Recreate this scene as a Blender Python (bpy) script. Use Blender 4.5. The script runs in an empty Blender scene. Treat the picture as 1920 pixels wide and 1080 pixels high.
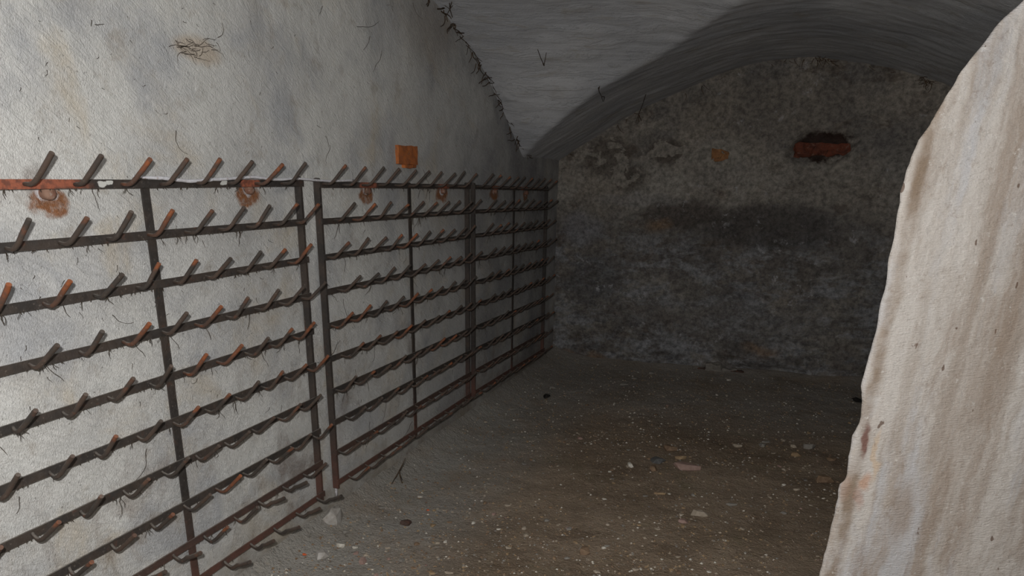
import bpy, math, random
from mathutils import Vector, Matrix, noise

# ------------------------------------------------------------------ camera / light / exposure
S = bpy.context.scene
COL = S.collection
CAMZ = 1.6
F_PX, PPX, PPY = 1280.0, 960.0, 720.0
YAW, PITCH, ROLL = 0.35434895, -0.27542379, -0.00595232
_cy, _sy, _cp, _sp = math.cos(YAW), math.sin(YAW), math.cos(PITCH), math.sin(PITCH)
FW = Vector((-_sy * _cp, _cy * _cp, _sp))
_R = Vector((_cy, _sy, 0)); _U = _R.cross(FW)
RT = _R * math.cos(ROLL) + _U * math.sin(ROLL)
UP = -_R * math.sin(ROLL) + _U * math.cos(ROLL)
cam_d = bpy.data.cameras.new('camera'); cam = bpy.data.objects.new('camera', cam_d); COL.objects.link(cam)
cam_d.sensor_width = 36.0; cam_d.lens = 36.0 * F_PX / 1920.0
cam_d.shift_y = (PPY - 540.0) / 1920.0
cam_d.clip_start = 0.02
M = Matrix(((RT.x, UP.x, -FW.x, 0), (RT.y, UP.y, -FW.y, 0), (RT.z, UP.z, -FW.z, CAMZ), (0, 0, 0, 1)))
cam.matrix_world = M
S.camera = cam

W = bpy.data.worlds.new('world'); S.world = W; W.use_nodes = True
W.node_tree.nodes['Background'].inputs[0].default_value = (0.55, 0.6, 0.7, 1)
W.node_tree.nodes['Background'].inputs[1].default_value = 0.0

fl = bpy.data.lights.new('camera_flash', 'POINT'); fl.energy = 195; fl.shadow_soft_size = 0.018; fl.color = (1.0, 0.99, 0.98)
flo = bpy.data.objects.new('camera_flash', fl); COL.objects.link(flo)
flo.location = Vector((0, 0, CAMZ)) + UP * 0.09 - RT * 0.065 - FW * 0.02

vs = S.view_settings
vs.view_transform = 'Standard'; vs.look = 'None'; vs.gamma = 1.0; vs.use_curve_mapping = False
vs.exposure = 0.0

# ------------------------------------------------------------------ helpers
rnd = random.Random(7)
def lin(c):
    o = []
    for v in c:
        v /= 255.0
        o.append(v / 12.92 if v <= 0.04045 else ((v + 0.055) / 1.055) ** 2.4)
    return (o[0], o[1], o[2], 1.0)
def ray(x, y): return RT * ((x - PPX) / F_PX) - UP * ((y - PPY) / F_PX) + FW
def on_plane(x, y, n, p0):
    v = ray(x, y); n = Vector(n); o = Vector((0, 0, CAMZ))
    return o + v * ((Vector(p0) - o).dot(n) / v.dot(n))
def fbm(v, octv=4): return noise.fractal(v, 1.0, 2.0, octv)
def mesh_obj(name, verts, faces, mat, parent=None, smooth=False):
    me = bpy.data.meshes.new(name); me.from_pydata([tuple(v) for v in verts], [], faces); me.update()
    if smooth: me.polygons.foreach_set('use_smooth', [True] * len(me.polygons))
    if mat: me.materials.append(mat)
    o = bpy.data.objects.new(name, me); COL.objects.link(o)
    if parent: o.parent = parent
    return o
def obj_from(name, me, parent=None):
    o = bpy.data.objects.new(name, me); COL.objects.link(o)
    if parent: o.parent = parent
    return o
def tag(o, label, cat, group=None, kind=None):
    o['label'] = label; o['category'] = cat
    if group: o['group'] = group
    if kind: o['kind'] = kind
    return o
class Geo:
    def __init__(s): s.v = []; s.f = []
    def box(s, x0, x1, y0, y1, z0, z1):
        b = len(s.v)
        s.v += [(x0,y0,z0),(x1,y0,z0),(x1,y1,z0),(x0,y1,z0),(x0,y0,z1),(x1,y0,z1),(x1,y1,z1),(x0,y1,z1)]
        s.f += [tuple(b+i for i in q) for q in ((0,3,2,1),(4,5,6,7),(0,1,5,4),(1,2,6,5),(2,3,7,6),(3,0,4,7))]
    def tube(s, pts, rad, seg=8, cap=True):
        pts = [Vector(p) for p in pts]; n = len(pts); b = len(s.v)
        if not hasattr(rad, '__len__'): rad = [rad] * n
        ref = None
        for i, p in enumerate(pts):
            t = (pts[min(i+1, n-1)] - pts[max(i-1, 0)])
            if t.length < 1e-9: t = Vector((0, 0, 1))
            t.normalize()
            if ref is None: ref = Vector((0, 1, 0)) if abs(t.y) < 0.9 else Vector((1, 0, 0))
            a = (ref - t * ref.dot(t)).normalized(); c = t.cross(a); ref = a
            for k in range(seg):
                w = 2 * math.pi * k / seg
                s.v.append(p + (a * math.cos(w) + c * math.sin(w)) * rad[i])
        for i in range(n - 1):
            for k in range(seg):
                k2 = (k + 1) % seg
                s.f.append((b+i*seg+k, b+i*seg+k2, b+(i+1)*seg+k2, b+(i+1)*seg+k))
        if cap:
            s.f.append(tuple(b + k for k in reversed(range(seg))))
            s.f.append(tuple(b + (n-1)*seg + k for k in range(seg)))
    def build(s, name, mat, parent=None, smooth=False): return mesh_obj(name, s.v, s.f, mat, parent, smooth)
def auto_smooth(o, ang=40):
    me = o.data
    me.polygons.foreach_set('use_smooth', [True] * len(me.polygons))
    try: me.set_sharp_from_angle(angle=math.radians(ang))
    except Exception: pass

# ------------------------------------------------------------------ material kit
class Mat:
    def __init__(s, name):
        s.m = bpy.data.materials.new(name); s.m.use_nodes = True; s.t = s.m.node_tree
        s.b = s.t.nodes['Principled BSDF']; s.geo = s.t.nodes.new('ShaderNodeNewGeometry'); s.pos = s.geo.outputs['Position']
    def new(s, k, **kw):
        n = s.t.nodes.new(k)
        for a, b in kw.items(): setattr(n, a, b)
        return n
    def link(s, a, b): s.t.links.new(a, b)
    def put(s, sock, v):
        if hasattr(v, 'is_linked'): s.link(v, sock)
        else: sock.default_value = v
    def vmath(s, op, a, b=None):
        n = s.new('ShaderNodeVectorMath', operation=op); s.put(n.inputs[0], a)
        if b is not None: s.put(n.inputs[1], b)
        return n.outputs['Value'] if op in ('LENGTH', 'DOT_PRODUCT', 'DISTANCE') else n.outputs['Vector']
    def math(s, op, a, b=None, clamp=False):
        n = s.new('ShaderNodeMath', operation=op); n.use_clamp = clamp; s.put(n.inputs[0], a)
        if b is not None: s.put(n.inputs[1], b)
        return n.outputs[0]
    def mapping(s, v, scale=(1,1,1), rot=(0,0,0), loc=(0,0,0)):
        n = s.new('ShaderNodeMapping'); s.put(n.inputs['Vector'], v)
        n.inputs['Scale'].default_value = scale; n.inputs['Rotation'].default_value = rot; n.inputs['Location'].default_value = loc
        return n.outputs[0]
    def noise(s, v, scale, detail=4, rough=0.55, dist=0.0):
        n = s.new('ShaderNodeTexNoise'); s.put(n.inputs['Vector'], v)
        n.inputs['Scale'].default_value = scale; n.inputs['Detail'].default_value = detail
        n.inputs['Roughness'].default_value = rough; n.inputs['Distortion'].default_value = dist
        s.last = n
        return n.outputs['Fac']
    def noisec(s, v, scale, detail=3):
        s.noise(v, scale, detail); return s.last.outputs['Color']
    def ramp(s, v, a, b, lo=0.0, hi=1.0):
        n = s.new('ShaderNodeMapRange', interpolation_type='SMOOTHSTEP'); s.put(n.inputs[0], v)
        n.inputs[1].default_value = a; n.inputs[2].default_value = b; n.inputs[3].default_value = lo; n.inputs[4].default_value = hi
        return n.outputs[0]
    def mix(s, f, a, b, mode='MIX'):
        n = s.new('ShaderNodeMix', data_type='RGBA', blend_type=mode); s.put(n.inputs[0], f)
        s.put(n.inputs[6], a); s.put(n.inputs[7], b); return n.outputs[2]
    def wobble(s, amt, scale):
        c = s.noisec(s.pos, scale, 4); c = s.vmath('SUBTRACT', c, (0.5, 0.5, 0.5))
        c = s.vmath('MULTIPLY', c, (amt, amt, amt)); return s.vmath('ADD', s.pos, c)
    def blob(s, p, c, r, soft=0.35):
        d = s.vmath('SUBTRACT', p, c); d = s.vmath('DIVIDE', d, r); return s.ramp(s.vmath('LENGTH', d), 1.0, 1.0 - soft)
    def sepz(s, i=2):
        n = s.new('ShaderNodeSeparateXYZ'); s.link(s.pos, n.inputs[0]); return n.outputs[i]
    def bump(s, h, strength=0.5, dist=0.01, normal=None):
        n = s.new('ShaderNodeBump'); s.link(h, n.inputs['Height']); n.inputs['Strength'].default_value = strength; n.inputs['Distance'].default_value = dist
        if normal: s.link(normal, n.inputs['Normal'])
        return n.outputs[0]
    def out(s, color, rough=0.8, spec=0.3, normal=None, metal=0.0):
        s.put(s.b.inputs['Base Color'], color); s.put(s.b.inputs['Roughness'], rough)
        s.b.inputs['Specular IOR Level'].default_value = spec; s.b.inputs['Metallic'].default_value = metal
        if normal: s.link(normal, s.b.inputs['Normal'])
        return s.m

# geometry constants (world metres: x right of the viewer, y into the cellar, z up)
LEAN = 0.0200
ROW1 = CAMZ + 0.0277
def rack_x(z): return -1.8218 - (ROW1 - z) * LEAN
WALLOFF = 0.042
def wall_x(z): return rack_x(z) - WALLOFF
def on_wall(px, py):
    return on_plane(px, py, (1, 0, -LEAN), (wall_x(ROW1), 0, ROW1))
def on_rack(px, py):
    return on_plane(px, py, (1, 0, -LEAN), (rack_x(ROW1), 0, ROW1))
YB = 6.286
def on_back(px, py): return on_plane(px, py, (0, 1, 0), (0, YB, 0))

BOLTS = [(85, 361), (463, 354), (686, 356), (828, 357), (926, 358), (985, 361)]
BRICK_L = on_wall(760, 291)

# ------------------------------------------------------------------ materials
def mat_left_wall():
    m = Mat('limewashed_plaster')
    p = m.pos
    w = m.wobble(0.10, 5.0)
    c = m.mix(m.ramp(m.noise(p, 1.6, 5), 0.35, 0.68), lin((202, 201, 196)), lin((182, 181, 178)))
    c = m.mix(m.ramp(m.noise(p, 3.1, 6, .6, .6), 0.50, 0.72, 0, .75), c, lin((186, 175, 156)))
    c = m.mix(m.ramp(m.noise(m.mapping(p, loc=(3, 7, 2)), 2.6, 6, .62, .4), 0.48, 0.70, 0, .8), c, lin((162, 163, 165)))
    c = m.mix(m.ramp(m.noise(m.mapping(p, loc=(9, 1, 4)), 7.0, 6, .7, .3), 0.55, 0.70, 0, .45), c, lin((146, 135, 121)))
    # dirtier towards the far corner
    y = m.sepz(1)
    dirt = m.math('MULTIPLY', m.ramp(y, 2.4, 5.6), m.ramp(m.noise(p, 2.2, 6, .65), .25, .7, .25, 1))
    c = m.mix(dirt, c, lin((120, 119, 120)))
    # damp, soiled foot of the wall
    z = m.sepz(2)
    foot = m.math('MULTIPLY', m.ramp(z, .36, .02), m.ramp(m.noise(w, 4.0, 6, .7), .3, .6, .2, .9))
    c = m.mix(foot, c, lin((122, 112, 98)))
    brown = m.math('MULTIPLY', m.ramp(z, 1.25, .4), m.ramp(m.noise(m.mapping(p, scale=(1, 1.0, .6), loc=(2, 5, 8)), 3.6, 6, .7, .5), .52, .70, 0, .65))
    c = m.mix(brown, c, lin((112, 96, 84)))
    # peeled patch near the top
    q = on_wall(372, 92)
    c = m.mix(m.math('MULTIPLY', m.blob(w, (q.x, q.y, q.z), (.3, .13, .06), .5), .6), c, lin((178, 158, 132)))
    q = on_wall(805, 60)
    c = m.mix(m.math('MULTIPLY', m.blob(w, (q.x, q.y, q.z), (.3, .5, .3), .9), .55), c, lin((122, 112, 102)))
    # rust run-off under the fixing bolts, with a grey mortar halo
    sz = [(.075, .048), (.085, .05), (.075, .05), (.09, .055), (.09, .05), (.08, .05)]
    w2 = m.wobble(0.075, 16.0)
    stn = m.ramp(m.noise(p, 34, 4, .6), .3, .55, .55, 1); stc = m.mix(m.noise(p, 45, 3), lin((150, 96, 50)), lin((112, 78, 60)))
    for (bx, by), (ry, rz) in zip(BOLTS, sz):
        q = on_wall(bx, by)
        c = m.mix(m.math('MULTIPLY', m.blob(w2, (q.x, q.y - .01, q.z + .015), (.4, ry * .75, rz * 1.5), .5), .55), c, lin((128, 118, 112)))
        st = m.math('MULTIPLY', m.blob(w2, (q.x, q.y, q.z - .025), (.4, ry, rz), .35), stn)
        c = m.mix(st, c, stc)
        c = m.mix(m.math('MULTIPLY', m.blob(w2, (q.x, q.y, q.z - .002), (.4, .034, .028), .4), .8), c, lin((205, 205, 208)))
    # mould specks
    c = m.mix(m.ramp(m.noise(p, 95, 2, .5), .69, .74, 0, .5), c, lin((70, 62, 54)))
    h = m.noise(m.mapping(m.mapping(p, rot=(.6, 0, 0)), scale=(1, .45, 1.5)), 55, 6, .65, .8)
    h2 = m.noise(m.mapping(p, scale=(1, 1.3, .8)), 190, 3, .65)
    h3 = m.noise(p, 14, 4, .55)
    hh = m.math('ADD', m.math('MULTIPLY', h, .8), m.math('ADD', m.math('MULTIPLY', h2, .42), m.math('MULTIPLY', h3, .8)))
    return m.out(c, m.ramp(m.noise(p, 40, 3), .3, .7, .38, .75), .5, m.bump(hh, .8, .012))

def mat_back_wall():
    m = Mat('mouldy_plaster'); p = m.pos
    w = m.wobble(.22, 3.2); z = m.sepz(2)
    c = m.mix(m.ramp(m.noise(p, 1.6, 7, .65), .36, .64), lin((134, 127, 117)), lin((104, 100, 96)))
    c = m.mix(m.math('MULTIPLY', m.ramp(z, 1.95, 1.7), m.ramp(m.noise(w, 2.6, 6, .65), .42, .6, 0, .7)), c, lin((140, 136, 128)))
    # mid-height dark mould belt, blue-grey bloom under it
    belt = m.math('MULTIPLY', m.ramp(m.math('ADD', z, m.math('MULTIPLY', m.noise(p, 1.6, 5), .9)), 2.0, 1.6), m.ramp(m.noise(w, 1.9, 8, .7, .4), .36, .56, .25, 1))
    c = m.mix(m.math('MULTIPLY', belt, .7), c, lin((76, 71, 68)))
    low = m.math('MULTIPLY', m.ramp(z, 1.45, 1.0), m.ramp(m.noise(m.mapping(p, scale=(.7, 1, 1.5), loc=(4, 2, 1)), 5.5, 9, .78, .3), .45, .60))
    c = m.mix(m.math('MULTIPLY', low, .85), c, lin((128, 129, 131)))
    low2 = m.math('MULTIPLY', m.ramp(z, 1.3, .5), m.ramp(m.noise(m.mapping(p, scale=(.7, 1, 1.6), loc=(7, 2, 6)), 9, 9, .78, .3), .5, .62))
    c = m.mix(m.math('MULTIPLY', low2, .6), c, lin((66, 64, 65)))
    brown = m.ramp(m.noise(m.mapping(p, scale=(.8, 1, 1.5), loc=(1, 8, 3)), 3.2, 8, .72, .5), .52, .66, 0, .7)
    c = m.mix(brown, c, lin((82, 71, 61)))
    for px, py, rx, rz, col, a in ((1440, 425, .75, .26, (62, 58, 56), .75), (1280, 400, .5, .16, (70, 63, 58), .75), (1110, 520, .4, .3, (78, 78, 80), .5), (1090, 425, .26, .22, (122, 122, 126), .5), (1450, 205, .9, .3, (110, 103, 94), .5),
                                   (1250, 285, .22, .15, (76, 68, 60), .85), (1180, 335, .2, .14, (78, 70, 62), .8), (1140, 295, .3, .2, (84, 76, 68), .7), (1400, 330, .7, .12, (132, 127, 119), .6), (1200, 375, .5, .06, (128, 125, 122), .55), (1570, 350, .35, .2, (124, 119, 111), .5), (1350, 600, 1.2, .25, (112, 109, 106), .35)):
        q = on_back(px, py); c = m.mix(m.math('MULTIPLY', m.blob(w, (q.x, q.y, q.z), (rx, 1, rz), .5), a), c, lin(col))
    # flaked-off paint skin near the left springing
    q = on_back(1150, 285)
    reg = m.blob(w, (q.x, q.y, q.z), (.75, 1, .36), .4)
    fl_ = m.math('MULTIPLY', m.ramp(reg, .1, .4), m.ramp(m.noise(m.mapping(p, scale=(.75, 1, 1.4)), 6.5, 5, .55, .6), .53, .545))
    c = m.mix(m.math('MULTIPLY', fl_, .85), c, lin((134, 128, 119)))
    salt = m.math('MULTIPLY', m.ramp(m.noise(w, 9, 8, .78), .57, .67), m.ramp(m.noise(p, 1.1, 2), .40, .58))
    c = m.mix(m.math('MULTIPLY', salt, .7), c, lin((166, 166, 168)))
    # mortar collar with ochre stone and smaller ochre stains
    q = on_back(1345, 290); c = m.mix(m.math('MULTIPLY', m.blob(w, (q.x, q.y, q.z), (.24, 1, .13), .15), .9), c, lin((132, 127, 118)))
    for px, py, rx, rz in ((1235, 418, .14, .09), (1430, 655, .2, .07), (1120, 672, .14, .07), (1065, 665, .12, .06)):
        q = on_back(px, py); c = m.mix(m.math('MULTIPLY', m.blob(w, (q.x, q.y, q.z), (rx, 1, rz), .8), .6), c, lin((122, 98, 74)))
    q = on_back(1543, 275); c = m.mix(m.blob(m.wobble(.14, 12), (q.x, q.y, q.z), (.25, 1, .125), .25), c, lin((50, 36, 30)))  # shade of the brick hole, painted dark into the wall colour
    fine = m.ramp(m.noise(p, 24, 7, .78), .3, .7, .5, 1.5)
    c = m.mix(1.0, c, fine, 'MULTIPLY')
    hh = m.math('ADD', m.noise(p, 12, 6, .65), m.math('MULTIPLY', m.noise(p, 70, 4, .6), .35))
    return m.out(c, .8, .3, m.bump(hh, .6, .02))

def mat_ceiling():
    m = Mat('whitewashed_vault'); p = m.pos
    c = m.mix(m.ramp(m.noise(p, 1.7, 5), .35, .68), lin((194, 195, 197)), lin((172, 174, 178)))
    c = m.mix(m.ramp(m.noise(m.mapping(p, loc=(2, 3, 9)), 2.4, 6, .65, .4), .54, .74, 0, .6), c, lin((158, 150, 138)))
    streak = m.noise(m.mapping(m.mapping(p, rot=(0, 0, -.40)), scale=(.16, 1.5, 1.5)), 12, 6, .65, .3)
    flake = m.noise(m.mapping(m.mapping(p, rot=(0, 0, -.40)), scale=(.4, 1.3, 1.3)), 9, 7, .72, .5)
    c = m.mix(m.ramp(flake, .56, .66, 0, .5), c, lin((150, 144, 134)))
    c = m.mix(m.ramp(streak, .54, .74, 0, .35), c, lin((142, 138, 132)))
    c = m.mix(m.ramp(m.noise(p, 60, 3), .68, .74, 0, .5), c, lin((90, 84, 78)))
    hh = m.math('ADD', m.math('ADD', m.math('MULTIPLY', streak, .5), m.math('MULTIPLY', m.ramp(flake, .5, .56), .35)), m.math('MULTIPLY', m.noise(p, 70, 4, .6), .25))
    return m.out(c, .75, .3, m.bump(hh, .5, .02))

def mat_front_wall():
    m = Mat('streaked_plaster'); p = m.pos
    # s: distance from the leaning edge line, measured along the face
    e0 = on_front(1690, 352); e1 = on_front(1534, 1082)
    k = ((e1 - e0).dot(fr_r)) / (e1.z - e0.z)
    sd = m.math('SUBTRACT', m.vmath('DOT_PRODUCT', p, (fr_r.x, fr_r.y, -k)), e0.dot(fr_r) - k * e0.z)
    cx = m.new('ShaderNodeCombineXYZ'); m.link(sd, cx.inputs[0]); m.link(m.math('MULTIPLY', m.sepz(2), .10), cx.inputs[2]); v = cx.outputs[0]
    vd = m.vmath('ADD', v, m.vmath('SCALE', m.noisec(p, 7, 4)))
    vd.node.inputs[1].links[0].from_node.inputs[3].default_value = .05
    c = m.mix(m.ramp(m.noise(vd, 11, 6, .6), .36, .66), lin((190, 184, 177)), lin((160, 149, 138)))
    c = m.mix(m.ramp(m.noise(m.mapping(vd, loc=(3, 1, 6)), 8, 5, .6), .5, .68, 0, .8), c, lin((184, 184, 186)))
    c = m.mix(m.ramp(m.noise(m.mapping(vd, loc=(8, 1, 2)), 12, 6, .65), .48, .70, 0, .65), c, lin((140, 123, 107)))
    sw = m.math('ADD', sd, m.math('MULTIPLY', m.math('SUBTRACT', m.noise(p, 9, 4), .5), .05))
    band = m.math('MULTIPLY', m.ramp(sw, .018, .04), m.ramp(sw, .075, .05))
    c = m.mix(m.math('MULTIPLY', band, m.ramp(m.noise(p, 5, 4, .6), .35, .6, .2, .8)), c, lin((122, 102, 80)))
    c = m.mix(m.ramp(m.noise(p, 30, 6, .75), .54, .70, 0, .45), c, lin((132, 116, 102)))
    c = m.mix(m.ramp(m.noise(m.mapping(p, loc=(5, 5, 5)), 48, 5, .7), .60, .70, 0, .6), c, lin((206, 202, 196)))
    w = m.wobble(.06, 14)
    for px, py, rx, rz, col, a in ((1624, 828, .014, .07, (112, 78, 68), .9), (1622, 905, .022, .045, (178, 128, 92), .6), (1608, 935, .016, .05, (160, 120, 100), .5),
                                   (1642, 855, .012, .12, (190, 156, 112), .45), (1668, 380, .014, .2, (132, 104, 72), .6), (1587, 915, .03, .06, (140, 110, 88), .6), (1690, 960, .05, .16, (142, 124, 106), .6)):
        q = on_front(px, py)
        c = m.mix(m.math('MULTIPLY', m.blob(w, (q.x, q.y, q.z), (rx, 1, rz), .7), a), c, lin(col))
    c = m.mix(m.ramp(m.noise(m.mapping(p, scale=(1, 1, .5)), 38, 2, .4), .735, .76, 0, .8), c, lin((92, 68, 52)))
    hh = m.math('ADD', m.math('MULTIPLY', m.noise(vd, 22, 6, .65), .35), m.math('ADD', m.math('MULTIPLY', m.noise(p, 32, 5, .65), .6), m.math('MULTIPLY', m.noise(m.mapping(p, scale=(.5, 1, 1.8), rot=(0, .5, 0)), 120, 4, .65), .5)))
    return m.out(c, .7, .4, m.bump(hh, .8, .012))

def mat_floor():
    m = Mat('trodden_earth'); p = m.pos
    w = m.wobble(.3, 2.2)
    c = m.mix(m.ramp(m.noise(p, 1.5, 6, .6), .34, .66), lin((142, 125, 106)), lin((118, 102, 84)))
    c = m.mix(m.ramp(m.noise(m.mapping(p, loc=(5, 2, 0)), 3.4, 7, .7), .5, .7, 0, .7), c, lin((98, 81, 65)))
    c = m.mix(m.ramp(m.noise(m.mapping(p, loc=(1, 9, 0)), 6.5, 7, .7), .54, .7, 0, .6), c, lin((140, 126, 106)))
    c = m.mix(m.ramp(m.noise(m.mapping(p, loc=(7, 4, 0)), 2.8, 5, .6), .58, .72, 0, .35), c, lin((102, 98, 70)))
    x = m.sepz(0); y = m.sepz(1)
    dust = m.math('MULTIPLY', m.ramp(x, -.95, -1.7), m.ramp(m.noise(w, 3, 6, .65), .25, .6, .35, 1))
    c = m.mix(dust, c, lin((152, 148, 140)))
    back = m.math('MULTIPLY', m.ramp(y, 4.3, 5.4), m.ramp(m.noise(w, 2, 6, .65), .3, .6, .3, .9))
    c = m.mix(back, c, lin((146, 140, 132)))
    c = m.mix(m.ramp(m.noise(p, 30, 5, .7), .58, .66, 0, .5), c, lin((150, 139, 124)))
    c = m.mix(m.ramp(m.noise(p, 75, 4, .65), .60, .70, 0, .6), c, lin((168, 158, 144)))
    c = m.mix(m.ramp(m.noise(m.mapping(p, loc=(3, 3, 3)), 48, 4, .65), .58, .70, 0, .6), c, lin((66, 54, 42)))
    hh = m.math('ADD', m.math('MULTIPLY', m.noise(p, 16, 6, .65), .8), m.math('MULTIPLY', m.noise(p, 85, 4, .65), .5))
    return m.out(c, .85, .25, m.bump(hh, 1.0, .026))

def mat_iron(name, dark, brown, rust, rust_lo, rust_hi, amt, redfoot=False, tip=0.0):
    m = Mat(name); p = m.pos
    oi = m.new('ShaderNodeObjectInfo')
    sh = m.vmath('SCALE', (13.7, 5.1, 9.3)); n = sh.node; m.link(oi.outputs['Random'], n.inputs[3])
    pv = m.vmath('ADD', p, sh)
    c = m.mix(m.ramp(m.noise(pv, 9, 4, .6), .38, .62), lin(dark), lin(brown))
    c = m.mix(m.ramp(m.noise(pv, 22, 5, .65), rust_lo, rust_hi, 0, amt), c, lin(rust))
    c = m.mix(m.ramp(m.noise(pv, 120, 3), .62, .72, 0, .4), c, lin((116, 106, 96)))
    sn = m.new('ShaderNodeSeparateXYZ'); m.link(m.geo.outputs['Normal'], sn.inputs[0])
    c = m.mix(m.math('MULTIPLY', m.ramp(sn.outputs[2], .55, .95), m.ramp(m.noise(pv, 35, 3), .3, .6, .25, .75)), c, lin((126, 120, 112)))  # paler upward faces: dust, plus the flash highlight put into the colour
    if tip:
        tc = m.new('ShaderNodeTexCoord'); sp = m.new('ShaderNodeSeparateXYZ'); m.link(tc.outputs['Object'], sp.inputs[0])
        tm = m.math('MULTIPLY', m.ramp(sp.outputs[2], .022 if tip > .9 else .05, .066), m.ramp(m.noise(pv, 55, 4, .7), .32, .62, .15, 1))
        if tip < .9: tm = m.math('MULTIPLY', tm, m.ramp(oi.outputs['Random'], .55, 1.0))
        c = m.mix(m.math('MULTIPLY', tm, .85), c, m.mix(m.noise(pv, 90, 3), lin((158, 86, 42)), lin((112, 66, 42))))
    if redfoot:
        z = m.sepz(2); y = m.sepz(1)
        c = m.mix(m.math('MULTIPLY', m.ramp(z, .55, .2), m.ramp(m.noise(p, 18, 5, .7), .3, .6, .25, .9)), c, lin((92, 60, 50)))
        w = m.wobble(.05, 12); rc = m.mix(m.ramp(m.noise(p, 60, 4), .4, .6), lin((142, 82, 60)), lin((106, 64, 50)))
        for (bx, by), L in zip(BOLTS, (.19, .06, .09, .09, .08, .1)):
            q = on_rack(bx, by)
            c = m.mix(m.blob(w, (q.x, q.y + (.02 if L < .1 else -.04), ROW1), (.3, L, .03), .3), c, rc)
        for px in (188, 205, 420):
            q = on_rack(px, 345)
            c = m.mix(m.blob(w, (q.x, q.y, ROW1 + .003), (.3, .017, .008), .2), c, lin((186, 186, 180)))
    hh = m.noise(pv, 170, 4, .65)
    return m.out(c, m.ramp(m.noise(pv, 60, 3), .3, .7, .5, .8), .45, m.bump(hh, .5, .002))

def mat_plain(name, cols, scale=20, rough=.8, spec=.3, bs=60, bd=.004):
    m = Mat(name); p = m.pos
    c = m.mix(m.ramp(m.noise(p, scale, 5, .65), .35, .65), lin(cols[0]), lin(cols[1]))
    if len(cols) > 2: c = m.mix(m.ramp(m.noise(m.mapping(p, loc=(4, 4, 1)), scale * 1.7, 5, .65), .55, .68, 0, .8), c, lin(cols[2]))
    return m.out(c, rough, spec, m.bump(m.noise(p, bs, 4, .6), .6, bd))

# wall stub on the right stands on its own plane, its right side nearer to the viewer
FN = Vector((0.30, -0.954, 0.0)).normalized() * -1
FP = Vector((0.37, 2.30, 0.0))
fr_r = Vector((FN.y, -FN.x, 0)); fr_r = fr_r if fr_r.x > 0 else -fr_r     # along the face, to the right
def on_front(px, py): return on_plane(px, py, FN, FP)

M_LEFT = mat_left_wall(); M_BACK = mat_back_wall(); M_CEIL = mat_ceiling(); M_FRONT = mat_front_wall(); M_FLOOR = mat_floor()
M_RAIL = mat_iron('dark_iron_bar', (48, 44, 41), (60, 52, 46), (88, 58, 45), .60, .72, .6, True)
M_PEG = mat_iron('iron_rod', (58, 52, 47), (74, 60, 51), (108, 68, 48), .56, .70, .6, False, .4)
M_PEGR = mat_iron('rusty_iron_rod', (72, 56, 47), (92, 62, 47), (134, 76, 44), .52, .68, .5, False, 1.0)
M_BOLT = mat_plain('rusted_bolt', ((132, 104, 88), (112, 78, 64), (150, 140, 130)), 40)
M_BRICK = mat_plain('orange_brick', ((170, 100, 54), (146, 88, 54), (116, 86, 66)), 26, .85, .2)
M_BRICKD = mat_plain('dull_red_brick', ((112, 62, 46), (84, 50, 40), (122, 96, 84)), 16, .85, .2)
M_OCHRE = mat_plain('ochre_stone', ((160, 116, 76), (132, 94, 64), (78, 62, 50)), 22)
M_THREAD = mat_plain('dusty_thread', ((58, 50, 42), (78, 70, 60)), 30)
M_ROOT = mat_plain('dry_root', ((56, 44, 34), (80, 64, 48)), 40)
M_CORD = mat_plain('pale_cord', ((200, 200, 204), (180, 178, 180), (150, 134, 122)), 45)
STONE = {
 'mortar': mat_plain('pale_mortar', ((168, 164, 158), (142, 136, 128), (120, 110, 98)), 14),
 'pale': mat_plain('pale_stone', ((158, 146, 130), (138, 126, 110)), 30),
 'white': mat_plain('white_stone', ((196, 190, 178), (176, 170, 158)), 30),
 'tan': mat_plain('tan_stone', ((150, 128, 98), (130, 108, 82)), 22),
 'brown': mat_plain('brown_stone', ((128, 106, 84), (106, 86, 68)), 22),
 'grey': mat_plain('grey_stone', ((130, 125, 117), (112, 107, 100)), 22),
 'slate': mat_plain('dark_slate', ((102, 101, 98), (78, 78, 77)), 22),
 'pink': mat_plain('pinkish_stone', ((150, 126, 116), (132, 108, 98)), 22),
 'umber': mat_plain('umber_flake', ((78, 62, 54), (64, 50, 44), (110, 66, 50)), 22),
 'brick': mat_plain('brick_crumb', ((196, 92, 50), (170, 84, 52)), 22),
 'black': mat_plain('black_lump', ((26, 24, 22), (36, 33, 30)), 22)}

# ------------------------------------------------------------------ setting
def grid(name, nu, nv, fn, mat, smooth=True):
    vs_, fs = [], []
    for j in range(nv + 1):
        for i in range(nu + 1): vs_.append(fn(i / nu, j / nv))
    for j in range(nv):
        for i in range(nu):
            a = j * (nu + 1) + i; fs.append((a, a + 1, a + nu + 2, a + nu + 1))
    o = mesh_obj(name, vs_, fs, mat, None, smooth); o['kind'] = 'structure'; return o

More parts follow.
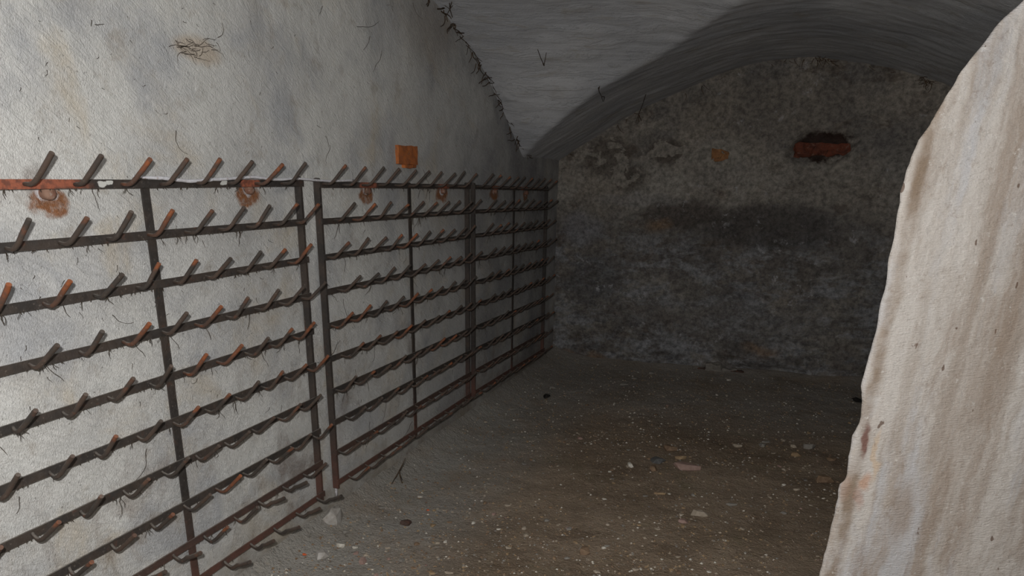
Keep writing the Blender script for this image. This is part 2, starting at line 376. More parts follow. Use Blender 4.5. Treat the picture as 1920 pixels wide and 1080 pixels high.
Y0 = -1.0
def left_fn(u, v):
    y = Y0 + (YB + .12 - Y0) * u; z = -.08 + 2.86 * v
    n = .010 * fbm(Vector((y * 1.3, z * 1.3, 3)), 4) + .0035 * fbm(Vector((y * 7, z * 7, 1)), 3)
    x = wall_x(z) + n
    x = min(x, wall_x(z) + .022)
    return (x, y, z)
wl = grid('wall_left', 260, 110, left_fn, M_LEFT); 
bh = on_back(1543, 277)
def back_fn(u, v):
    x = -2.0 + 4.25 * u; z = -.1 + 2.9 * v
    y = YB + .025 * fbm(Vector((x * 1.1, z * 1.1, 9)), 4) + .008 * fbm(Vector((x * 6, z * 6, 2)), 4)
    d = math.hypot((x - bh.x) / .235, (z - bh.z) / .115) + .35 * fbm(Vector((x * 11, z * 11, 4)), 3)
    if d < 1.15: y += .075 * min(1, max(0, (1.15 - d) / .25))
    # eroded joint at the foot of the wall
    if z < .22:
        e = max(0, noise.noise(Vector((x * 3.5, 7.7, z * 9))) - .1); y += .16 * e * max(0, 1 - abs(z - .07) / .1)
    return (x, y, z)
wb = grid('wall_back', 190, 130, back_fn, M_BACK)

B2 = [(-1.95, .21), (-1.847, .27), (-1.553, .44), (-1.137, .672), (-.7, .835), (-.29, .955), (.105, 1.0), (.30, .99), (.68, .905), (.978, .806), (1.35, .655), (1.75, .44), (2.15, .2)]
B1 = [(-1.2, .6), (.2, 1.0), (1.2, 1.10), (2.3, 1.12), (3.3, 1.075), (3.75, 1.009), (3.947, .965), (4.148, .9), (4.321, .836), (4.535, .742), (4.674, .661), (4.926, .513), (5.149, .363), (5.30, .27), (5.6, .06), (6.6, -.7)]
SH = [(-2.0, 0), (-1.73, 0), (-1.525, .05), (-1.27, .175), (-.96, .312), (-.67, .41), (-.43, .36), (-.27, .28), (.3, .2)]
def crom(T, x):
    n = len(T)
    if x <= T[0][0]: return T[0][1]
    if x >= T[-1][0]: return T[-1][1]
    for i in range(n - 1):
        if x <= T[i + 1][0]: break
    x0, y0 = T[i]; x1, y1 = T[i + 1]; h = x1 - x0
    m0 = (y1 - T[i - 1][1]) / (x1 - T[i - 1][0]) if i > 0 else (y1 - y0) / h
    m1 = (T[i + 2][1] - y0) / (T[i + 2][0] - x0) if i + 2 < n else (y1 - y0) / h
    t = (x - x0) / h
    return (2*t**3-3*t*t+1)*y0 + (t**3-2*t*t+t)*h*m0 + (-2*t**3+3*t*t)*y1 + (t**3-t*t)*h*m1
def ceil_z(x, y):
    a = crom(B2, x); b = crom(B1, y - crom(SH, x)) - max(0, x + .25) * .8
    k = .018; h = max(0, k - abs(a - b)) / k
    return CAMZ + max(a, b) + h * h * k * .25
NX, NY = 200, 370
def ceil_fn(u, v):
    x = -1.97 + 4.15 * u; y = Y0 + (YB + .1 - Y0) * v
    n = .010 * fbm(Vector((x * 1.5, y * 2.2, 5)), 4) + .004 * fbm(Vector((x * 3, (y - .4 * x) * 14, 1)), 3)
    return (x, y, ceil_z(x, y) + n)
ce = grid('ceiling', NX, NY, ceil_fn, M_CEIL)

def floor_z(x, y):
    z = .022 * fbm(Vector((x * .9, y * .9, 2)), 4) + .008 * fbm(Vector((x * 5, y * 5, 4)), 3)
    dl = max(0, x - wall_x(.1)); z += .085 * math.exp(-dl / .10) + .03 * math.exp(-dl / .35)
    db = max(0, YB - y); z += .05 * math.exp(-db / .12)
    return z
def floor_fn(u, v):
    x = -2.0 + 4.25 * u; y = Y0 + (YB + .1 - Y0) * v
    return (x, y, floor_z(x, y))
fo = grid('floor', 190, 320, floor_fn, M_FLOOR)
def right_fn(u, v):
    y = YB + .1 - (YB + .1 - 2.4) * u; z = -.1 + 2.1 * v
    return (2.06 + .012 * fbm(Vector((y * 1.3, z * 1.3, 7)), 4), y, z)
wr = grid('wall_right', 90, 50, right_fn, M_BACK)

# wall stub at the near right: rough leaning end, splayed behind
EDGE = [(2100, -260), (1990, -100), (1917, 0), (1872, 42), (1836, 88), (1800, 132), (1778, 172), (1757, 205), (1740, 235), (1722, 262), (1706, 292), (1696, 322), (1690, 352), (1684, 385), (1677, 425), (1668, 470),
        (1660, 520), (1650, 570), (1640, 620), (1628, 668), (1617, 705), (1613, 725), (1615, 748), (1614, 770), (1608, 795), (1604, 806), (1596, 818), (1592, 845), (1588, 868), (1586, 888), (1583, 902), (1574, 910),
        (1568, 935), (1561, 972), (1552, 1012), (1541, 1052), (1534, 1082), (1516, 1150), (1490, 1250)]
ed = [on_front(*e) for e in EDGE]
pts = []
for a, b in zip(ed[:-1], ed[1:]):
    for k in range(4): pts.append(a.lerp(b, k / 4))
pts.append(ed[-1])
fr_b = Vector((0.42, 1.0, 0)).normalized()                                # splay behind the edge
def front_wall():
    prof = [(-1, .30), (-1, .18), (-1, .08), (-1, .03), (0, 0), (.012, 0), (.03, 0), (.06, 0)] + [(.06 + .035 * i, 0) for i in range(1, 24)] + [(1.0, 0), (1.25, 0), (1.6, 0)]
    vs_, fs = [], []
    n = len(prof)
    for i, p in enumerate(pts):
        rag = .006 * fbm(Vector((p.z * 14, 1.1, 0)), 4)
        for (a, bb) in prof:
            if a < 0:
                q = p + fr_b * bb + fr_r * rag * .5
            else:
                q = p + fr_r * (a + rag * max(0, 1 - a / .05))
                rd = .010 * max(0, 1 - a / .03) ** 2
                q = q - FN * (-1) * 0 + fr_b * rd
                nn = .005 * fbm(Vector((q.x * 3, q.z * 1.1, 3)), 4) + .002 * fbm(Vector((q.x * 22, q.z * 6, 8)), 3)
                q = q + Vector((-FN.x, -FN.y, 0)) * nn * min(1, a / .04)
            vs_.append(q)
    for i in range(len(pts) - 1):
        for k in range(n - 1):
            a = i * n + k; fs.append((a, a + n, a + n + 1, a + 1))
    # close the back so that it is a solid wall
    b0 = len(vs_)
    for i, p in enumerate(pts): vs_.append(p + fr_r * 1.6 + fr_b * .30)
    for i in range(len(pts) - 1):
        fs.append((i * n, b0 + i, b0 + i + 1, (i + 1) * n))
        fs.append((i * n + n - 1, (i + 1) * n + n - 1, b0 + i + 1, b0 + i))
    fs.append(tuple([0 * n + k for k in range(n)] + [b0])); fs.append(tuple(reversed([(len(pts) - 1) * n + k for k in range(n)] + [b0 + len(pts) - 1])))
    o = mesh_obj('wall_front', vs_, fs, M_FRONT, None, True); o['kind'] = 'structure'; return o
wf = front_wall()

# bricks and stones showing in the plaster
def rough_block(name, sx, sy, sz, mat, parent, loc, seed, amp=.006, cuts=4):
    import bmesh
    bm = bmesh.new(); bmesh.ops.create_cube(bm, size=1.0)
    bmesh.ops.subdivide_edges(bm, edges=bm.edges[:], cuts=cuts, use_grid_fill=True)
    for v in bm.verts:
        q = Vector((v.co.x * sx, v.co.y * sy, v.co.z * sz))
        nn = noise.noise_vector(q * 26 + Vector((seed * 3.1, seed, 0)))
        ns = noise.noise_vector(q * 9 + Vector((seed, 0, seed * 2.7)))
        v.co = q + nn * amp + ns * amp
    me = bpy.data.meshes.new(name); bm.to_mesh(me); bm.free(); me.materials.append(mat)
    o = obj_from(name, me, parent); o.location = loc; return o
bl = BRICK_L
rough_block('brick', .05, .215, .095, M_BRICK, wl, (bl.x - .006, bl.y, bl.z), 3, .004, 5)['label'] = 'bare orange brick showing through the plaster above the rack'
q = on_wall(764, 311); rough_block('brick', .04, .13, .016, M_BRICK, wl, (q.x + .004, q.y, q.z), 8, .006)
q = on_back(1525, 281); rough_block('brick', .25, .08, .10, M_BRICKD, wb, (q.x - .02, YB + .085, q.z), 5, .022, 7)
q = on_back(1569, 281); rough_block('brick', .15, .08, .085, M_BRICKD, wb, (q.x + .02, YB + .10, q.z), 6, .022, 7)
q = on_back(1350, 291); rough_block('stone', .13, .07, .075, M_OCHRE, wb, (q.x, YB + .012, q.z), 2, .026, 7)
for px, py, sx, sz, sd in ((1338, 688, .13, .075, 3), (1318, 695, .10, .06, 4), (1366, 697, .12, .06, 5), (1382, 699, .1, .05, 6)):
    q = on_back(px, py); rough_block('stone', sx, .09, sz, STONE['grey' if sd in (3, 5) else 'umber'], wb, (q.x, YB + .0, q.z), sd, .016, 5)
q1 = on_wall(586, 352); q2 = on_wall(624, 905)
g = Geo(); g.tube([(wall_x(q1.z - t * (q1.z - .16)) + .010 + .003 * noise.noise(Vector((t * 9, 2, 1))), q1.y + .004 + .012 * t + .004 * noise.noise(Vector((t * 14, 0, 0))), q1.z - t * (q1.z - .16)) for t in [i / 40 for i in range(41)]], .007, 6)
g.build('plaster_ridge', M_CORD, wl, True)

def crom_pix(T, x):
    for a, b in zip(T[:-1], T[1:]):
        if x <= b[0]: return a[1] + (b[1] - a[1]) * (x - a[0]) / (b[0] - a[0])
    return T[-1][1]
# ------------------------------------------------------------------ bottle racks
PITCH_R = 0.155
PANELS = [  # y start, y end, mid post, odd rows first peg & pitch, even rows first peg & pitch, end corrections (start row1,row10,end row1,row10)
    (.850, 2.452, 1.672, 2.303 - 9 * .1465, .1465, 2.377 - 9 * .1465, .1465, (-.008, -.004, .0085, .0085)),
    (2.570, 4.170, 3.372, 2.576, .1545, 2.642, .1565, (.004, .0145, .0, .004)),
    (4.253, 5.860, 5.010, 4.238, .1590, 4.304, .1555, (.0, .0, -.016, -.038)),
]
def peg_mesh(name, a1, a2, up, r, seed, mat):
    rr = random.Random(seed)
    g = Geo(); pts_ = [(-.004, .012, .0), (.012, .004, 0)]
    pts_ += [(a1 - .022, -.003, -.001), (a1 - .008, -.006, .001), (a1 + .004, -.006, .008), (a1 + .016, -.005, .019)]
    ex, ez = a1 + a2, up
    for t in (.45, .75, 1.0): pts_.append((a1 + .004 + (ex - a1 - .004) * t, -.005 + rr.uniform(-.001, .001), .008 + (ez - .008) * t))
    g.tube(pts_, [r * .8, r * .82, r * .88, r * .95, r, r, r * 1.04, r * 1.04, r * 1.0], 8)
    o = g.build(name, mat); auto_smooth(o, 50); me = o.data; bpy.data.objects.remove(o); return me
PEGS = [peg_mesh('peg', .056, .074, .073, .0066, s, M_PEG) for s in range(1)] + [peg_mesh('peg', .058, .070, .076, .0064, 5, M_PEG), peg_mesh('peg', .053, .076, .070, .0068, 9, M_PEG)]
PEGSR = [peg_mesh('peg', .056, .074, .073, .0068, 2, M_PEGR), peg_mesh('peg', .055, .071, .075, .0066, 4, M_PEGR)]
LOWBENT = [peg_mesh('peg', .060, .080, .050, .0078, 13, M_PEG)]
RUSTY = {(0, 2, 1), (0, 3, 3), (0, 0, 4), (0, 4, 5), (0, 4, 6), (0, 7, 5), (0, 2, 2), (0, 5, 9), (0, 4, 9), (0, 2, 9), (1, 1, 1), (1, 2, 4), (1, 4, 1), (1, 4, 0), (1, 5, 3), (1, 4, 4), (1, 6, 6), (1, 6, 7), (0, 3, 5), (0, 0, 8), (0, 1, 4)}
rack_labels = ['nearest iron bottle rack with bent pegs, cut off by the left edge',
               'middle iron bottle rack with bent pegs, under the bare orange brick',
               'farthest iron bottle rack with bent pegs, beside the dark end wall']
def strands(gm, base, n, length, spread, r, rr):
    for _ in range(n):
        p = Vector(base); L = length * rr.uniform(.4, 1.2); d = Vector((rr.uniform(-.2, .2), rr.uniform(-spread, spread), -1)).normalized()
        pp = [p.copy()]
        for s in range(4):
            d = (d + Vector((rr.uniform(-.25, .25), rr.uniform(-.6, .6), rr.uniform(-.35, .25)))).normalized(); p = p + d * L / 4; pp.append(p.copy())
        gm.tube(pp, [r, r * .9, r * .8, r * .9, r * .5], 3, False)
for pi, (ya, yb, ym, o0, op, e0, ep, cr) in enumerate(PANELS):
    root = bpy.data.objects.new('bottle_rack', None); COL.objects.link(root)
    zb = ROW1 - 9 * PITCH_R
    base = Vector((rack_x(zb), ya, zb - .05)); root.location = base
    tag(root, rack_labels[pi], 'bottle rack', 'iron bottle racks hung along the left wall')
    def corr(y, k):
        t = (y - ya) / (yb - ya); s = k / 9
        return (cr[0] + (cr[1] - cr[0]) * s) * (1 - t) + (cr[2] + (cr[3] - cr[2]) * s) * t
    def post(name, y0, y1, xb, xf, head):
        g = Geo(); N = 24; zt = ROW1 + .016 + corr((y0 + y1) / 2, 0); zl = ROW1 - 9 * PITCH_R - .034 + corr((y0 + y1) / 2, 9)
        b = 0
        for i in range(N + 1):
            z = zl + (zt - zl) * i / N; X = rack_x(z); j = .0012 * noise.noise(Vector((y0 * 5, z * 7, 1))); k2 = .0012 * noise.noise(Vector((y0 * 5, z * 9, 4)))
            for (px, py) in ((xb, y0 + j), (xf, y0 + k2), (xf, y1 + j), (xb, y1 + k2)): g.v.append(Vector((X + px, py, z)) - base)
        for i in range(N):
            for k in range(4): g.f.append((i*4+k, i*4+(k+1) % 4, i*4+4+(k+1) % 4, i*4+4+k))
        g.f += [(3, 2, 1, 0), (N*4, N*4+1, N*4+2, N*4+3)]
        o = g.build(name, M_RAIL, root)
        if head:
            hg = Geo(); c = Vector((rack_x(zt) + (xb + xf) / 2, (y0 + y1) / 2, zt)) - base
            ring = [(.015, -.004), (.0175, .002), (.014, .009), (.007, .012)]
            hg.tube([c + Vector((0, 0, z)) for r, z in ring], [r for r, z in ring], 10); hd = hg.build('rivet_head', M_RAIL, o); auto_smooth(hd, 50)
        return o
    post('post', yb - .012, yb, -.033, -.0032, True)
    post('post', ya, ya + .012, -.033, -.0032, True)
    post('post', ym - .014, ym + .014, -.0095, -.0032, False)
    th = Geo(); rr = random.Random(40 + pi)
    for k in range(10):
        zk = ROW1 - k * PITCH_R * math.cos(LEAN)
        X = rack_x(zk)
        g = Geo(); N = 20
        org = Vector((X, ya, zk))
        for i in range(N + 1):
            y = ya - .004 + (yb - ya + .008) * i / N; dz = corr(y, k) + .0012 * noise.noise(Vector((y * 4, k * 3.3, pi))); hh = .0125 + .0009 * noise.noise(Vector((y * 30, k * 2.3, pi)))
            for (x, z) in ((-.003, -hh), (.003, -hh), (.003, hh), (-.003, hh)): g.v.append((x, y - ya, z + dz))
        for i in range(N):
            for q in range(4): g.f.append((i*4+q, i*4+4+q, i*4+4+(q+1) % 4, i*4+(q+1) % 4))
        g.f += [(0, 1, 2, 3), (N*4+3, N*4+2, N*4+1, N*4)]
        rail = g.build('rail', M_RAIL, root); rail.location = org - base
        first, pt = (o0, op) if k % 2 == 0 else (e0, ep)
        for i in range(10):
            y = first + pt * i + rr.uniform(-.005, .005)
            low = k == 9 and pi == 0 or (k == 8 and pi == 0)
            me = rr.choice(PEGSR) if (pi, k, i) in RUSTY else rr.choice(LOWBENT if low and rr.random() < .7 else PEGS)
            y = min(max(y, ya + .004), yb - .004)
            pg = obj_from('peg', me, rail)
            pg.location = (.0062, y - ya, corr(y, k) + rr.uniform(-.002, .002))
            pg.rotation_euler = (rr.uniform(-.05, .05), rr.uniform(-.06, .06), rr.uniform(-.06, .06))
        # dust threads under the bar
        for _ in range(34):
            y = rr.uniform(ya + .01, yb - .01)
            strands(th, Vector((X + rr.uniform(-.003, .003), y, zk - .0115 + corr(y, k))) - base, rr.choice((1, 2)), .009, .9, .0013, rr)
        for _ in range(12 if pi < 2 else 14):
            y = rr.uniform(ya + .02, yb - .02)
            big = rr.random() < .2
            strands(th, Vector((X + rr.uniform(-.003, .004), y, zk - .011 + corr(y, k))) - base, rr.choice((1, 2, 2, 3)), .07 if big else .028, .5, .0011 if big else .0009, rr)
    for (bx, by), bi in zip(BOLTS, (0, 0, 1, 1, 2, 2)):
        if bi != pi: continue
        q = on_wall(bx, by); g = Geo()
        R = .019
        prof = [(-.01, R * .9), (.012, R), (.019, R * .95), (.024, R * .75), (.026, R * .4)]
        g.tube([Vector((q.x + x, q.y, q.z - .002)) - base for x, r in prof], [r for x, r in prof], 12)
        bo = g.build('bolt', M_BOLT, root); auto_smooth(bo, 45)
    t = th.build('dust_threads', M_THREAD, root); t['kind'] = 'stuff'

# pale cord lying along the top bar of the two nearest racks
cp = []
CPX = [(245, 331), (262, 333), (300, 334), (350, 340), (400, 337), (440, 334), (473, 332), (510, 337), (558, 335), (582, 337.5), (617, 340), (660, 338)]
for i in range(70):
    t = i / 69; px = 245 + 415 * t
    q = on_rack(px, crom_pix(CPX, px))
    cp.append(Vector((rack_x(ROW1) + .0112 + .0008 * noise.noise(Vector((t * 20, 1, 0))), q.y, q.z + .0015 * noise.noise(Vector((t * 26, 5, 0))))))
g = Geo(); g.tube(cp, [.002 + .0042 * min(1, i / 8) * (1 + .4 * noise.noise(Vector((i * .7, 3, 2)))) * (1 - .4 * i / 69) for i in range(70)], 7)
o = g.build('cord', M_CORD, None, True); tag(o, 'pale grey cord lying along the top bar of the nearest rack', 'cord')

# ------------------------------------------------------------------ roots and threads on the walls
def hair_on(gm, fnp, px, py, L, ang, r, rr, n=6, curl=.45):
    x, y = px, py; pp = []
    for i in range(n + 1):
        pp.append(fnp(x, y)); ang += rr.uniform(-curl, curl); x += math.cos(ang) * L / n; y += math.sin(ang) * L / n
    gm.tube(pp, [r * (1 - .5 * i / n) for i in range(n + 1)], 3, False)
rr = random.Random(11)
lw = lambda x, y: on_wall(x, y) + Vector((.012, 0, 0))
g = Geo()
for (x, y, L, a) in ((166, 38, 12, 1.5), (172, 46, 18, .2), (325, 245, 55, 1.5), (606, 255, 22, 1.1), (614, 272, 36, 1.05), (712, 95, 45, 1.7), (590, 235, 10, .5), (338, 40, 8, 1), (770, 5, 38, 1.45), (600, 12, 16, 1.7), (665, 50, 45, .3), (690, 68, 30, 1.8),
                     (790, 318, 46, .9), (168, 340, 60, 1.6), (640, 560, 60, 1.5), (205, 590, 46, .8), (270, 840, 70, 1.75), (90, 880, 24, 1.6), (30, 930, 34, 1.5), (630, 640, 60, 1.7), (700, 640, 40, 1.6), (720, 750, 60, 1.6), (690, 790, 60, 1.7), (770, 790, 40, 2.1)):
    hair_on(g, lw, x, y, L, a, .0013, rr, 8, .35)
for _ in range(26):   # scribble of rootlets round the peeled patch
    hair_on(g, lw, rr.uniform(310, 405), rr.uniform(70, 108), rr.uniform(14, 46), rr.choice((.1, -.2, 2.9, .5)), .0011, rr, 8, .5)
for _ in range(90):
    hair_on(g, lw, rr.uniform(30, 860), rr.uniform(380, 800), rr.uniform(4, 16), rr.uniform(.9, 2.2), .001, rr, 4, .6)
for _ in range(30):
    hair_on(g, lw, rr.uniform(30, 800), rr.uniform(0, 300), rr.uniform(3, 9), rr.uniform(.6, 2.2), .001, rr, 4, .6)
o = g.build('wall_rootlets', M_THREAD, wl); o['kind'] = 'stuff'; o['label'] = 'fine dark rootlets clinging to the pale left wall'
# along the joint of the left wall with the vault
g = Geo()
JT = [(792, -6), (830, 30), (858, 70), (880, 100), (905, 140), (920, 170), (945, 220), (965, 265), (985, 288)]
jr = lambda x, y: on_wall(x, y) + Vector((.03, 0, 0))
for i in range(len(JT) - 1):
    for _ in range(9):
        t = rr.random(); x = JT[i][0] + (JT[i+1][0] - JT[i][0]) * t; y = JT[i][1] + (JT[i+1][1] - JT[i][1]) * t
        hair_on(g, jr, x + rr.uniform(-6, 3), y + rr.uniform(-4, 4), rr.uniform(8, 26), rr.choice((1.1, 1.1, 1.6, .4, 2.4)), rr.uniform(.002, .005), rr, 6, .5)
o = g.build('joint_rootlets', M_ROOT, ce); o['kind'] = 'stuff'; o['label'] = 'dark rootlets along the crack between left wall and vault'
def on_ceil(x, y):
    v = ray(x, y); t0 = None; o_ = Vector((0, 0, CAMZ)); t = 1.0
    while t < 9:
        p = o_ + v * t
        if p.z > ceil_z(min(max(p.x, -1.95), 2.1), min(p.y, YB)) or p.y > YB: return p - v * .03
        t += .01
    return o_ + v * 5
g = Geo()
for i in range(60):
    t = rr.random(); px = 1200 + 560 * t
    AR = [(1040, 303), (1110, 262), (1200, 205), (1300, 165), (1400, 125), (1500, 108), (1540, 107), (1650, 125), (1730, 145), (1760, 158)]
    px = rr.choice((rr.uniform(1050, 1750), rr.uniform(1525, 1560), rr.uniform(1725, 1750)))
    for a, b in zip(AR[:-1], AR[1:]):
        if a[0] <= px <= b[0]: py = a[1] + (b[1] - a[1]) * (px - a[0]) / (b[0] - a[0])
    hair_on(g, lambda x, y: on_plane(x, y, (0, 1, 0), (0, YB - .04, 0)), px, py + rr.uniform(0, 5), rr.uniform(5, 22), rr.choice((1.4, 1.7, .2, 2.9)), rr.uniform(.002, .0042), rr, 5, .5)
o = g.build('arch_rootlets', M_ROOT, ce); o['kind'] = 'stuff'; o['label'] = 'dark rootlets hanging along the arch above the end wall'
def tuft(px, py, lst, label):
    g = Geo()
    for (pts_, r) in lst: g.tube([on_ceil(px + a, py + b) + Vector((0, -.01 * i, 0)) for i, (a, b) in enumerate(pts_)], [r * (1 - .12 * i) for i in range(len(pts_))], 4)
    o = g.build('root_tuft', M_ROOT, ce); o['label'] = label; return o
tuft(1020, 122, [([(0, 0), (-5, -12), (-10, -28)], .003), ([(0, 0), (3, -10), (6, -22)], .003), ([(-2, -4), (1, 2)], .004)], 'small V-shaped root tuft hanging from the pale vault web')
tuft(1122, 165, [([(0, 0), (2, 8), (7, 16), (10, 26)], .003), ([(0, 0), (3, -3), (2, 4)], .003), ([(7, 16), (12, 17), (11, 26)], .0025)], 'hooked root tuft hanging at the vault groin')
tuft(1195, 215, [([(16, -38), (10, -18), (3, 0), (-2, 16)], .003), ([(3, 0), (8, 12)], .0035), ([(3, 0), (3, 14)], .003)], 'long root tuft hanging over the left side of the arch')
tuft(845, 18, [([(-2, -12), (0, 0), (-6, 14)], .003), ([(2, -14), (0, 0), (6, 16)], .003), ([(4, -8), (0, 0), (-8, -6)], .002)], 'crossed root tuft at the top of the left wall crack')

# dried root hanging from the lowest bar of the middle rack
def fl_at(px, py):
    z = 0.0
    for _ in range(6):
        p = on_plane(px, py, (0, 0, 1), (0, 0, z)); z = floor_z(p.x, min(p.y, YB))
    return p
a = on_rack(723, 854) + Vector((.12, 0, 0)); b = fl_at(741, 904)
g = Geo(); mid = a.lerp(b, .5) + Vector((0, -.01, 0))
g.tube([a, a.lerp(mid, .5) + Vector((0, .006, 0)), mid], [.002, .003, .004], 5)
for dx, dy in ((-.02, .04), (.03, .03), (.0, -.04), (.05, -.01)):
    g.tube([mid, mid.lerp(b, .5) + Vector((dx * .4, dy * .4, .005)), b + Vector((dx, dy, .004))], [.0038, .0028, .0018], 5)
o = g.build('dried_root', M_ROOT, None, True); tag(o, 'dried forked root hanging below the middle rack down to the floor', 'root')

# ------------------------------------------------------------------ stones on the floor
def stone_mesh(seed, mat, flat=.45, npt=18):
    import bmesh
    r_ = random.Random(seed * 77); bm = bmesh.new(); ax = r_.uniform(.75, 1.0)
    for i in range(npt):
        a = r_.uniform(0, 6.283); z = r_.uniform(-.9, .9); r = (1 - .55 * abs(z)) * r_.uniform(.82, 1.1)
        bm.verts.new((r * math.cos(a), r * math.sin(a) * ax, z * flat))
    res = bmesh.ops.convex_hull(bm, input=bm.verts[:])
    bmesh.ops.delete(bm, geom=[v for v in bm.verts if not v.link_faces], context='VERTS')
    me = bpy.data.meshes.new('stone'); bm.to_mesh(me); bm.free(); me.materials.append(mat); return me
CACHE = {}
def stone(px, py, wpx, hpx, kind, label, cat='stone', group=None, name='stone', seed=None, flat=None):
    p = fl_at(px, py); depth = (p - Vector((0, 0, CAMZ))).dot(FW); w = wpx * depth / F_PX
    gr = max(.2, -(p - Vector((0, 0, CAMZ))).normalized().z)      # ground foreshortening
    h = hpx * depth / F_PX / (gr * .9 + .25)
    s = seed if seed is not None else rnd.randrange(6)
    key = (kind, s)
    if key not in CACHE: CACHE[key] = stone_mesh(s + 1, STONE[kind])
    o = obj_from(name, CACHE[key]); k = min(w, h)
    o.scale = (w / 2, max(h, w * .4) / 2, max(.006, k * (.7 if group is None else .5)))
    o.rotation_euler = (rnd.uniform(-.06, .06), rnd.uniform(-.06, .06), YAW * 1 + rnd.uniform(-.25, .25))
    o.location = (p.x, min(p.y, YB - .02), p.z + o.scale[2] * .14)
    tag(o, label, cat, group); return o
NAMED = [
 (1227, 866, 44, 17, 'slate', 'flat dark slate-grey stone beside the white chunk on the floor'),
 (1182, 874, 17, 15, 'white', 'small white angular chunk left of the slate-grey stone'),
 (1256, 843, 32, 18, 'brown', 'rounded brown stone just behind the slate-grey stone'),
 (1275, 860, 30, 11, 'tan', 'tan flat stone between brown stone and reddish slab'),
 (1287, 878, 62, 22, 'pink', 'long reddish slab fragment, widest of the stone cluster'),
 (1226, 881, 25, 13, 'brown', 'brown flat stone in front of the slate-grey stone'),
 (1382, 837, 21, 10, 'pale', 'pale oval stone alone right of the stone cluster'),
 (1427, 836, 20, 10, 'grey', 'grey flake left of the pair of pale stones near the right wall'),
 (1488, 838, 22, 8, 'pale', 'flat pale stone touching the largest grey one near the right wall'),
 (1516, 840, 30, 15, 'grey', 'broad grey stone near the right wall edge, behind the tan flake'),
 (1493, 854, 36, 9, 'tan', 'thin tan flake in front of the two stones near the right wall'),
 (1545, 903, 42, 19, 'brown', 'large low brown stone nearest the rough right wall edge'),
 (1371, 947, 26, 9, 'grey', 'flat grey chip alone on bare earth in the right foreground'),
 (1468, 963, 18, 7, 'grey', 'small grey chip nearest the right wall foot'),
 (1493, 919, 17, 7, 'pale', 'pale chip in front of the large low brown stone'),
 (1310, 966, 42, 17, 'pale', 'wide weathered pale stone set in the earth of the middle foreground'),
 (1282, 979, 34, 10, 'pink', 'pinkish flat stone touching the wide weathered pale one'),
 (1096, 1035, 31, 22, 'brown', 'rounded ochre-brown stone at the bottom edge of the floor'),
 (638, 1024, 23, 14, 'white', 'bright white stone near the foot of the nearest rack'),
 (761, 982, 31, 15, 'umber', 'dark umber tile flake with a reddish edge below the middle rack'),
 (681, 1054, 21, 17, 'pink', 'pinkish grey stone right of the bright white stone'),
 (602, 1044, 34, 28, 'mortar', 'broad flat pale grey slab at the foot of the nearest rack'),
 (644, 999, 24, 12, 'grey', 'pale grey lump just behind the bright white stone'),
 (1022, 745, 22, 11, 'black', 'small black lump on the earth at the far rack end'),
 (1607, 752, 16, 20, 'black', 'small black block half hidden behind the right wall edge'),
 (571, 1040, 11, 6, 'brick', 'orange brick crumb beside the broad pale grey slab'),
 (802, 957, 8, 4, 'brick', 'tiny red brick crumb right of the umber tile flake'),
]
for (px, py, w, h, k, lab) in NAMED: stone(px, py, w, h, k, lab, 'stone')
CH = {'pale': 'small pale beige stone chip lying loose on the earth floor', 'white': 'small off-white stone chip lying loose on the earth floor', 'grey': 'small grey stone chip lying loose on the earth floor',
      'tan': 'small tan stone chip lying loose on the earth floor', 'brown': 'small brown stone chip lying loose on the earth floor', 'pink': 'small pinkish stone chip lying loose on the earth floor'}
GRP = {k: 'loose %s stone chips on the earth floor' % k for k in CH}
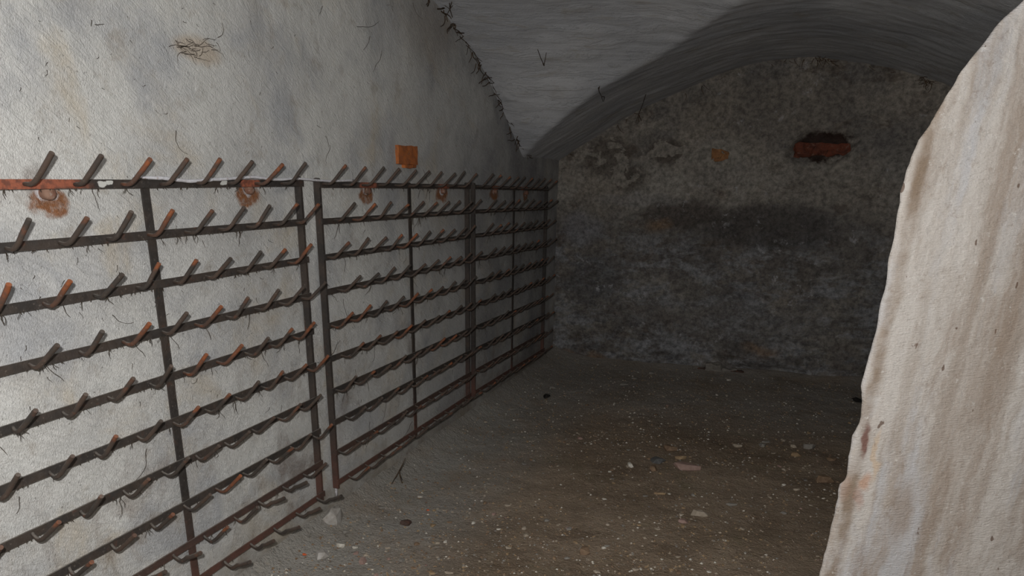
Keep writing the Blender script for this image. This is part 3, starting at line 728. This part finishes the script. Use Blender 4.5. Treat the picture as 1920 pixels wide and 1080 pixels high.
CHIPS = [(1277, 965, 11, 8, 'pale'), (1232, 992, 14, 7, 'pale'), (1240, 1049, 9, 5, 'white'), (1140, 984, 14, 7, 'pale'), (1188, 995, 11, 6, 'pale'), (1067, 992, 16, 9, 'grey'), (1078, 1016, 9, 8, 'tan'), (1178, 844, 9, 6, 'grey'),
 (1236, 926, 30, 9, 'tan'), (1356, 1013, 10, 6, 'pale'), (1087, 823, 14, 8, 'pink'), (809, 986, 18, 10, 'tan'), (887, 981, 10, 11, 'white'), (835, 1016, 11, 9, 'white'), (800, 1008, 20, 7, 'grey'), (754, 1029, 15, 6, 'pale'),
 (754, 1051, 18, 11, 'grey'), (819, 1045, 12, 7, 'pale'), (841, 1074, 22, 9, 'pale'), (716, 952, 18, 8, 'grey'), (951, 948, 15, 7, 'pale'), (833, 957, 12, 6, 'pale'), (1366, 713, 11, 6, 'white'), (1344, 741, 8, 4, 'white'),
 (1175, 772, 13, 5, 'pale'), (1090, 780, 6, 3, 'white'), (1207, 777, 9, 4, 'pale'), (1221, 700, 18, 8, 'grey'), (1190, 710, 18, 6, 'grey'), (1170, 721, 26, 7, 'grey'), (1035, 728, 22, 8, 'grey'), (1074, 735, 14, 5, 'grey'),
 (960, 768, 22, 6, 'grey'), (910, 792, 10, 5, 'pale'), (925, 788, 8, 8, 'pale'), (1145, 899, 7, 4, 'pale'), (1148, 898, 9, 5, 'grey'), (1170, 928, 12, 4, 'pale'), (1300, 929, 14, 8, 'grey'), (1267, 948, 8, 5, 'grey'), (1310, 946, 8, 4, 'pale'),
 (1168, 986, 9, 6, 'grey'), (1198, 985, 10, 6, 'tan'), (1303, 988, 8, 6, 'tan'), (1320, 988, 9, 5, 'tan'), (1360, 979, 6, 4, 'white'), (1230, 1004, 7, 4, 'white'), (1138, 1024, 14, 8, 'grey'), (1307, 876, 12, 12, 'pink'), (1143, 885, 9, 5, 'white'),
 (1151, 879, 8, 5, 'pale'), (1511, 932, 6, 4, 'white'), (1428, 933, 6, 4, 'pale'), (1467, 826, 14, 7, 'pale'), (1436, 829, 24, 6, 'grey'), (1450, 850, 12, 4, 'pale'), (869, 1063, 9, 6, 'pale'), (1066, 991, 17, 8, 'pink'), (1555, 862, 30, 10, 'brown'), (760, 915, 8, 5, 'pale')]
for (px, py, w, h, k) in CHIPS: stone(px, py, w, h, k, CH[k], 'stone chip', GRP[k], 'stone_chip')
n = 0
while n < 235:
    px = rnd.uniform(620, 1600); py = 715 + 365 * rnd.random() ** .8
    p = fl_at(px, py)
    if p.x < -1.72 or p.y > 6.15 or (p.x > .3 and p.y < 2.9): continue
    s = rnd.choice((5, 6, 7, 8, 9, 11, 13, 16)) * (.55 + .45 * (py - 700) / 380)
    k = rnd.choice(('pale', 'pale', 'grey', 'grey', 'tan', 'tan', 'brown', 'brown', 'pink', 'white'))
    stone(px, py, s, s * rnd.uniform(.45, .75), k, CH[k], 'stone chip', GRP[k], 'stone_chip'); n += 1
# grit: uncountable crumbs, one object
gv, gf, gm = [], [], []
for i in range(14000):
    y = 2.0 + 4.2 * rnd.random() ** 1.3; x = rnd.uniform(-1.84, .2 if y < 3.0 else 1.6)
    r = rnd.choice((.002, .0025, .003, .004, .005, .007, .009)) * (1 if y < 4 else 1.2); z = floor_z(x, y); b = len(gv); a = rnd.uniform(0, 6.28)
    for k in range(4): gv.append((x + r * math.cos(a + k * 1.57) * rnd.uniform(.7, 1.3), y + r * math.sin(a + k * 1.57) * rnd.uniform(.7, 1.3), z - .001))
    gv.append((x, y, z + r * .6)); c = rnd.choice((0, 0, 1, 1, 2, 2, 2, 3, 4, 4))
    for k in range(4): gf.append((b + k, b + (k + 1) % 4, b + 4)); gm.append(c)
o = mesh_obj('floor_grit', gv, gf, STONE['pale'], fo)
for kx in ('tan', 'brown', 'white', 'grey'): o.data.materials.append(STONE[kx])
o.data.polygons.foreach_set('material_index', gm)
o['kind'] = 'stuff'; o['label'] = 'fine grit and crumbs scattered over the earth floor'

# pale mortar heaped under the two posts where racks meet
q = fl_at(620, 968)
me = stone_mesh(23, STONE['mortar'], .9, 40); o = obj_from('mortar_lump', me)
o.location = (wall_x(.1) + .045, q.y + .03, .085); o.scale = (.05, .085, .075); o.rotation_euler = (0, .35, .1)
tag(o, 'pale mortar lump at the wall foot between the two nearest racks', 'mortar')
